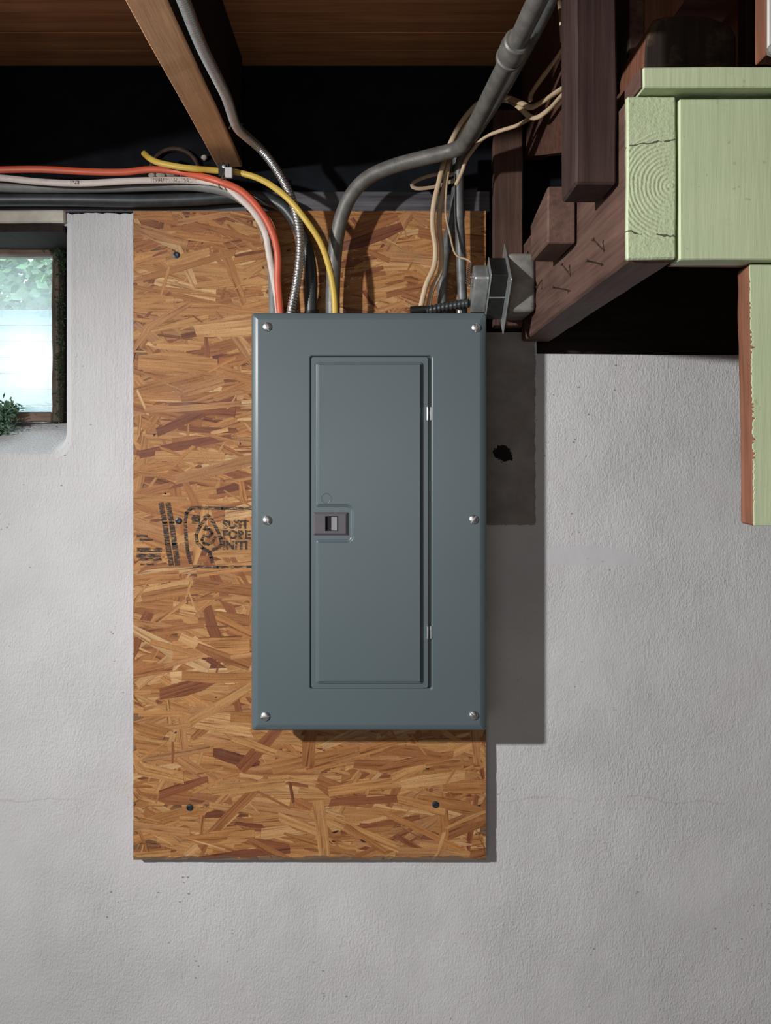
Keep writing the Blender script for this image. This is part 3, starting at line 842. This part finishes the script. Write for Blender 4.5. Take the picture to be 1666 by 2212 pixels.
# the flat sheath narrows as it turns edge-on to come down
obj('sheath', bm, M['white_pvc'], wc, True, 60)
for txt, px, py, rt in (('1194610', 325, 392, .03), ('ALI', 368, 391, .0), ('24/2', 390, 391.5, -.03), ('E', 415, 392, -.05), ('1122', 150, 397, -.01)):
    lettering(txt, px, py, 7, 1.333, CAMY+1.3330, M['ink'], wc, 'print_mark', rt)
cable('grey_cable', 'grey round cable lying between the white cable and the black cable',
      pts((-90, 400, 1.362), (0, 404, 1.362), (120, 406, 1.362), (260, 404, 1.362), (380, 401, 1.362), (450, 405, 1.352), (510, 422, 1.341), (555, 460, 1.342), (580, 520, 1.351), (590, 590, 1.358), (592, 692, 1.36)),
      .0088, .0088, M['grey_cable'], ref=None)
cable('black_cable', 'thick black cable along the top of the wall bending down into the panel',
      pts((-90, 434, 1.372), (0, 432, 1.372), (150, 432, 1.372), (300, 434, 1.372), (420, 431, 1.37), (500, 425, 1.368), (560, 427, 1.362), (610, 446, 1.356), (645, 492, 1.352), (666, 550, 1.35), (672, 610, 1.35), (672, 655, 1.355), (672, 692, 1.356)),
      .0108, .0108, M['black_cable'], ref=None)
bm = bmesh.new(); lathe(bm, [(.0105, 0), (.0132, .001), (.0132, .012), (.0118, .014), (.0112, .024), (.0100, .025)], (P(672, 690, 1.356).x, CAMY+1.356, .2052), (0, 0, 1), 20)
o = obj('cable_gland', bm, M['black_core'], None, True, 35); tag(o, 'black gland clamp where the thick black cable enters the panel', 'gland')
cable('yellow_cable', 'yellow sheathed cable with a loose upturned end, curving down into the panel',
      pts((311, 331, 1.365), (325, 343, 1.333), (345, 352, 1.323), (390, 361, 1.319), (425, 365, 1.319), (460, 368, 1.327), (520, 374, 1.33), (570, 391, 1.318), (620, 427, 1.303), (660, 474, 1.300), (693, 525, 1.304), (712, 580, 1.310), (722, 635, 1.315), (725, 692, 1.320)),
      .0052, .0040, M['yellow'])
# armoured cable
bm = bmesh.new()
ap = pts((371, -60, .818), (396, 0, .870), (417, 55, .925), (440, 110, .985), (466, 162, 1.050), (490, 212, 1.125), (511, 272, 1.220), (535, 297, 1.272), (563, 322, 1.310), (592, 358, 1.312), (617, 400, 1.314), (634, 442, 1.316), (647, 500, 1.318), (648, 550, 1.32), (641, 610, 1.325), (630, 665, 1.333), (627, 690, 1.337))
sweep(bm, resample(catmull(ap, .003), .00082), .0078, n=14, rib=(.0049, .17))
arm = tag(obj('armoured_cable', bm, M['zinc'], None, True, 80), 'silver spiral armoured cable hanging from the joist into the panel', 'cable')
bm = bmesh.new(); lathe(bm, [(.0085, 0), (.0102, .001), (.0102, .006), (.0094, .0065), (.0094, .012), (.009, .013)], (P(627, 690, 1.337).x, CAMY+1.337, .2055), (0, 0, 1), 18)
o = obj('cable_connector', bm, M['zinc'], None, True, 35); tag(o, 'silver connector at the foot of the armoured cable', 'connector')
bm = bmesh.new()
q0 = P(511, 272, 1.22)
sweep(bm, [q0+Vector((-.011, .0, -.004)), q0+Vector((-.006, -.009, -.002)), q0+Vector((.005, -.0095, 0)), q0+Vector((.0095, .0, .003)), q0+Vector((.004, .0095, .004))], .0013, n=8)
o = obj('wire_staple', bm, M['rust'], None, True); tag(o, 'dark wire staple holding the armoured cable to the joist', 'staple')

# large conduit
con = thing('large_conduit', 'thick grey steel conduit sweeping from panel up along the ceiling', 'conduit', P(850, 356, 1.31))
bm = bmesh.new()
cpth = pts((719, 692, 1.344), (719, 640, 1.344), (721, 580, 1.343), (727, 520, 1.340), (739, 466, 1.335), (760, 420, 1.329), (795, 384, 1.322), (850, 359, 1.312), (920, 340, 1.298), (975, 326, 1.285), (1000, 313, 1.262), (1016, 288, 1.222), (1040, 244, 1.17), (1075, 175, 1.092), (1110, 106, 1.018), (1144, 36, .948), (1190, -60, .868))
sweep(bm, catmull(cpth), .0120, n=22)
obj('pipe', bm, M['galv'], con, True, 60)
a = P(1109, 108, 1.02); b = P(1144, 36, .948); ax = (b-a).normalized()
bm = bmesh.new()
lathe(bm, [(.0127, -.024), (.0172, -.0235), (.0182, -.016), (.0160, -.0145), (.0160, -.0125), (.0178, -.011), (.0182, .009), (.0172, .012), (.0172, .020), (.0150, .022), (.0128, .0222)], a, ax, 24)
obj('coupling', bm, M['galv'], con, True, 30)
# two slimmer conduits behind it
cable('slim_conduit', 'slim grey conduit dropping straight behind the beige cables', 
      pts((1000, 692, 1.352), (999, 640, 1.352), (996, 560, 1.350), (993, 480, 1.348), (992, 400, 1.346), (994, 356, 1.34), (1004, 326, 1.32), (1030, 284, 1.277), (1062, 236, 1.228), (1098, 178, 1.155), (1132, 116, 1.082), (1172, 40, 1.00), (1205, -30, .935)),
      .0082, .0082, M['galv_dark'], 'conduit', None)
cable('branching_conduit', 'slim grey conduit bending left into the panel beside the straight one',
      pts((955, 692, 1.366), (955, 640, 1.366), (957, 590, 1.367), (963, 545, 1.368), (972, 500, 1.37), (981, 455, 1.372), (986, 410, 1.376), (988, 360, 1.378), (989, 330, 1.378)),
      .0085, .0085, M['galv_dark'], 'conduit', None)

# beige twin cables
cable('beige_cable', 'left one of two beige cables rising from the panel, upper run nearest the post top',
      pts((904, 692, 1.335), (912, 650, 1.332), (922, 612, 1.33), (938, 575, 1.33), (941, 535, 1.33), (935, 490, 1.33), (937, 445, 1.33), (948, 395, 1.332), (962, 340, 1.335), (985, 285, 1.325), (1012, 245, 1.30), (1045, 217, 1.27), (1090, 211, 1.235), (1125, 222, 1.205), (1146, 232, 1.19), (1165, 224, 1.165), (1190, 208, 1.125), (1214, 192, 1.07), (1236, 180, 1.02)),
      .0044, .0033, M['beige_pvc'])
cable('beige_cable', 'right one of two beige cables rising from the panel, lower run at the post',
      pts((922, 692, 1.3456), (927, 655, 1.3436), (935, 622, 1.3416), (951, 588, 1.3416), (954, 540, 1.3416), (949, 490, 1.3416), (951, 445, 1.3416), (961, 398, 1.3436), (972, 345, 1.3466), (993, 295, 1.3366), (1020, 252, 1.3116), (1050, 225, 1.2836), (1092, 216, 1.2456), (1122, 231, 1.2136), (1142, 250, 1.1986), (1160, 254, 1.1766), (1188, 235, 1.1336), (1214, 208, 1.0786), (1236, 192, 1.0286)),
      .0044, .0033, M['beige_pvc'])
cable('thin_beige_cable', 'thin beige cable sagging under the conduit elbow towards the dark wall corner',
      pts((985, 400, 1.324), (998, 372, 1.322), (1006, 348, 1.315), (1021, 325, 1.300), (1045, 298, 1.285), (1080, 283, 1.272), (1115, 272, 1.26), (1138, 260, 1.238), (1152, 253, 1.226)),
      .0032, .0026, M['beige_pvc'])
cable('tan_cable', 'thin tan cable slanting up behind the post above the beige pair',
      pts((1146, 218, 1.21), (1147, 206, 1.20), (1160, 184, 1.17), (1185, 150, 1.13), (1210, 115, 1.08), (1232, 85, 1.03)), .0036, .0026, M['beige_pvc'])
cable('looped_wire', 'flat brown wire making a loop left of the beige cables',
      pts((995, 372, 1.355), (975, 377, 1.36), (940, 377, 1.365), (905, 388, 1.365), (889, 399, 1.362), (899, 407, 1.36), (930, 405, 1.36), (965, 396, 1.36), (988, 385, 1.358)), .0032, .0012, M['tan_wire'], 'wire')
cable('bell_wire', 'thin twisted tan bell wire running down to the transformer',
      pts((970, 372, 1.328), (966, 395, 1.326), (963, 440, 1.325), (964, 470, 1.325), (972, 505, 1.325), (980, 540, 1.325), (988, 553, 1.32), (1000, 558, 1.312), (1013, 562, 1.305), (1017, 568, 1.298)), .0018, .0018, M['tan_wire'], 'wire', None, n=8)
cable('pale_wire', 'pale thin wire hanging along the upper edge of the dark post',
      pts((1207, -30, 1.0), (1209, 0, 1.0), (1212, 30, 1.0), (1214, 60, 1.0), (1216, 90, 1.0)), .0030, .0018, M['beige_pvc'], 'wire')
# ribbed flexible conduit
bm = bmesh.new()
fp = pts((922, 671, 1.324), (938, 668, 1.322), (955, 664, 1.320), (980, 660, 1.316), (1002, 656, 1.312), (1014, 655, 1.309))
sweep(bm, resample(catmull(fp, .003), .0009), .0080, n=14, rib=(.0068, .2))
tag(obj('ribbed_conduit', bm, M['black_cable'], None, True, 80), 'black ribbed flexible conduit lying along the panel top at right', 'conduit')
bm = bmesh.new(); lathe(bm, [(.005, 0), (.0070, .001), (.0070, .022), (.0062, .023), (.0062, .027), (.005, .028)], P(886, 671, 1.322), (1, 0, .08), 16)
tag(obj('elbow_connector', bm, M['black_core'], None, True, 35), 'black connector at the foot of the two beige cables', 'connector')
bm = bmesh.new(); lathe(bm, [(.0022, 0), (.004, .0005), (.004, .004), (.002, .0065)], P(993, 677, 1.30), (0, 0, 1), 12)
tag(obj('set_screw', bm, M['zinc'], None, True, 35), 'tiny bright set screw on the panel top under the ribbed conduit', 'screw')

# clip and wire tie at the joist end
cl_ = thing('cable_clip', 'white and black cable clip under the joist end', 'clip', P(492, 378, 1.33))
c = P(487, 366, 1.320); obj('clip_strap', box((c.x-.011, c.y-.004, c.z-.013), (c.x+.006, c.y+.004, c.z+.010), .0008), M['black_core'], cl_)
c = P(495, 376, 1.317); obj('clip_block', box((c.x-.0062, c.y-.006, c.z-.0075), (c.x+.0062, c.y+.001, c.z+.0095), .001), M['clip_white'], cl_)
bm = bmesh.new(); lathe(bm, [(.0018, 0), (.0032, .0004), (.0028, .0018), (.001, .0022)], P(484, 360, 1.315), (0, -1, 0), 12); obj('clip_screw', bm, M['zinc'], cl_, True)
tie = thing('wire_tie', 'twisted brown wire tie round the orange and white cables', 'wire tie', P(482, 395, 1.312))
for a_ in (pts((486, 372, 1.317), (481, 382, 1.313), (476, 392, 1.313), (473, 402, 1.314), (480, 409, 1.317)), pts((490, 374, 1.319), (489, 384, 1.314), (485, 394, 1.313), (492, 401, 1.316)), pts((474, 393, 1.313), (484, 385, 1.312), (493, 379, 1.314))):
    obj('wire_strand', tube(a_, .0013, None, 8), M['brown_wire'], tie, True)

# old pipe opening and mortar on the sill
bm = bmesh.new()
rp = [P(378+52*math.cos(t_), 372+50*math.sin(-t_), 1.425) for t_ in [math.pi*k/16 for k in range(-1, 18)]]
sweep(bm, rp, .004, .006, 8)
tag(obj('pipe_sleeve', bm, M['rust'], None, True), 'rusty round pipe sleeve in the dark behind the yellow cable', 'pipe')
def lump(px, py, D, r, seed):
    r *= .72; bm = bmesh.new(); bmesh.ops.create_icosphere(bm, subdivisions=2, radius=r)
    for v in bm.verts:
        v.co *= 1+.5*mnoise.noise(v.co*(.9/r)+Vector((seed, seed, 0))); v.co.z *= .8
    c = P(px, py, D); bmesh.ops.translate(bm, verts=bm.verts, vec=c); return bm
for (px, py, r, lab) in ((330, 380, .009, 'leftmost pale mortar lump on the sill above the white cable'), (348, 377, .012, 'second pale mortar lump on the sill above the white cable'), (374, 375, .016, 'largest pale mortar lump between orange and white cables'), (398, 378, .011, 'rightmost pale mortar lump between orange and white cables'), (442, 341, .008, 'pale mortar crumb on the dark rim left of the joist end')):
    tag(obj('mortar_lump', lump(px, py, 1.41 if py > 350 else 1.424, r, px), M['mortar']), lab, 'mortar', 'mortar lumps on the sill')

# ================================================================== TRANSFORMER AND BOX
jb = thing('junction_box', 'dusty grey steel junction box fixed to the side of the beam', 'electrical box', (.236, -.09, .213))
bm = box((.2150, -.128, .2145), (.2588, -.034, .3085), .007, 3)
obj('box_body', bm, M['cast'], jb, True, 50)
bm = bmesh.new(); lathe(bm, [(.0005, -.001), (.0032, 0), (.0032, .0012), (.0006, .002)], (.252, -.1285, .225), (0, -1, 0), 10); obj('box_screw', bm, M['galv'], jb, True)
tr = thing('doorbell_transformer', 'small doorbell transformer with black core and silver end cover', 'transformer', (.19, -.12, .212))
# everything turned 45 degrees about the plate's axis: one long edge points at the room
RY, RZ, CA, CB = -.148, .2685, .050, .084
def turned(bm):
    for v in bm.verts:
        a_, b_ = v.co.y, v.co.z
        v.co.y = RY+(a_+b_)*.7071; v.co.z = RZ+(a_-b_)*.7071
        v.co.x += (v.co.z-RZ)*.02
    return bm
bm = box((.2125, CA/2-.052, CB/2-.052), (.2145, CA/2+.052, CB/2+.052), .0007)
obj('mounting_plate', turned(bm), M['sheet'], tr)
bm = box((.1870, 0, 0), (.2123, CA, CB), .0008); obj('core', turned(bm), M['black_core'], tr)
bm = box((.1872, -.0006, CB*.485), (.2120, .0004, CB*.51)); obj('core_strip', turned(bm), M['sheet'], tr)
bm = box((.1855, -.001, -.001), (.1869, CA+.001, CB+.001), .0004); obj('end_flange', turned(bm), M['sheet'], tr)
bm = box((.1605, .006, .008), (.1857, CA-.006, CB-.006), .005, 3); obj('end_cover', turned(bm), M['sheet'], tr, True, 50)
cz = .2645
for zz in (.271, .2575):
    bm = bmesh.new(); lathe(bm, [(.0018, 0), (.0018, .004), (.0034, .0045), (.0034, .0065), (.0012, .0075)], (.1606+(zz-RZ)*.05, -.122, zz), (-1, 0, 0), 12)
    obj('terminal_screw', bm, M['zinc'], tr, True)
bm = bmesh.new()
base = pts((1017, 568, 1.298), (1014, 580, 1.285), (1012, 595, 1.275), (1010, 612, 1.268))
cp = resample(catmull(base, .002), .0012)
for ph in (0, math.pi):
    hp = [p+Vector((math.cos(i*.75+ph)*.0022, math.sin(i*.75+ph)*.0018, 0)) for i, p in enumerate(cp)]
    sweep(bm, hp, .0012, n=6)
obj('twisted_lead', bm, M['brown_wire'], tr, True)

# ================================================================== MOSS
def moss(name, label, spots, n, L, mat, seed):
    rr = random.Random(seed); bm = bmesh.new()
    for k in range(n):
        c, sp = rr.choice(spots)
        p = c+Vector((rr.gauss(0, sp[0]), rr.gauss(0, sp[1]), rr.gauss(0, sp[2])))
        d = Vector((rr.gauss(0, 1), rr.gauss(-.3, .7), rr.gauss(.2, 1))).normalized(); e = d.orthogonal().normalized(); l = L*rr.uniform(.5, 1.4)
        e2 = d.cross(e)
        a = [p, p+d*l*.5+e*l*.16+e2*l*.1, p+d*l, p+d*l*.5-e*l*.16+e2*l*.1]
        bm.faces.new([bm.verts.new(q) for q in a])
    me = bpy.data.meshes.new(name); bm.to_mesh(me); bm.free()
    return tag(link(name, me, mat), label, 'moss', None, 'stuff')
moss('moss_clump', 'green feathery moss clump on the left of the window sill',
     [(P(6, 905, 1.50), (.010, .008, .012)), (P(-12, 925, 1.49), (.014, .008, .008)), (P(20, 885, 1.51), (.008, .006, .006))], 900, .011, M['moss_pale'], 1)
moss('corner_moss', 'dark green moss in the upper right corner of the window',
     [(P(120, 533, 1.525), (.008, .005, .006)), (P(132, 560, 1.525), (.004, .005, .012)), (P(90, 525, 1.52), (.016, .005, .003)), (P(128, 800, 1.53), (.003, .004, .06)), (P(130, 700, 1.53), (.003, .004, .05))], 1500, .007, M['moss'], 2)

for o_ in bpy.data.objects:
    if '_w' in o_: del o_['_w']
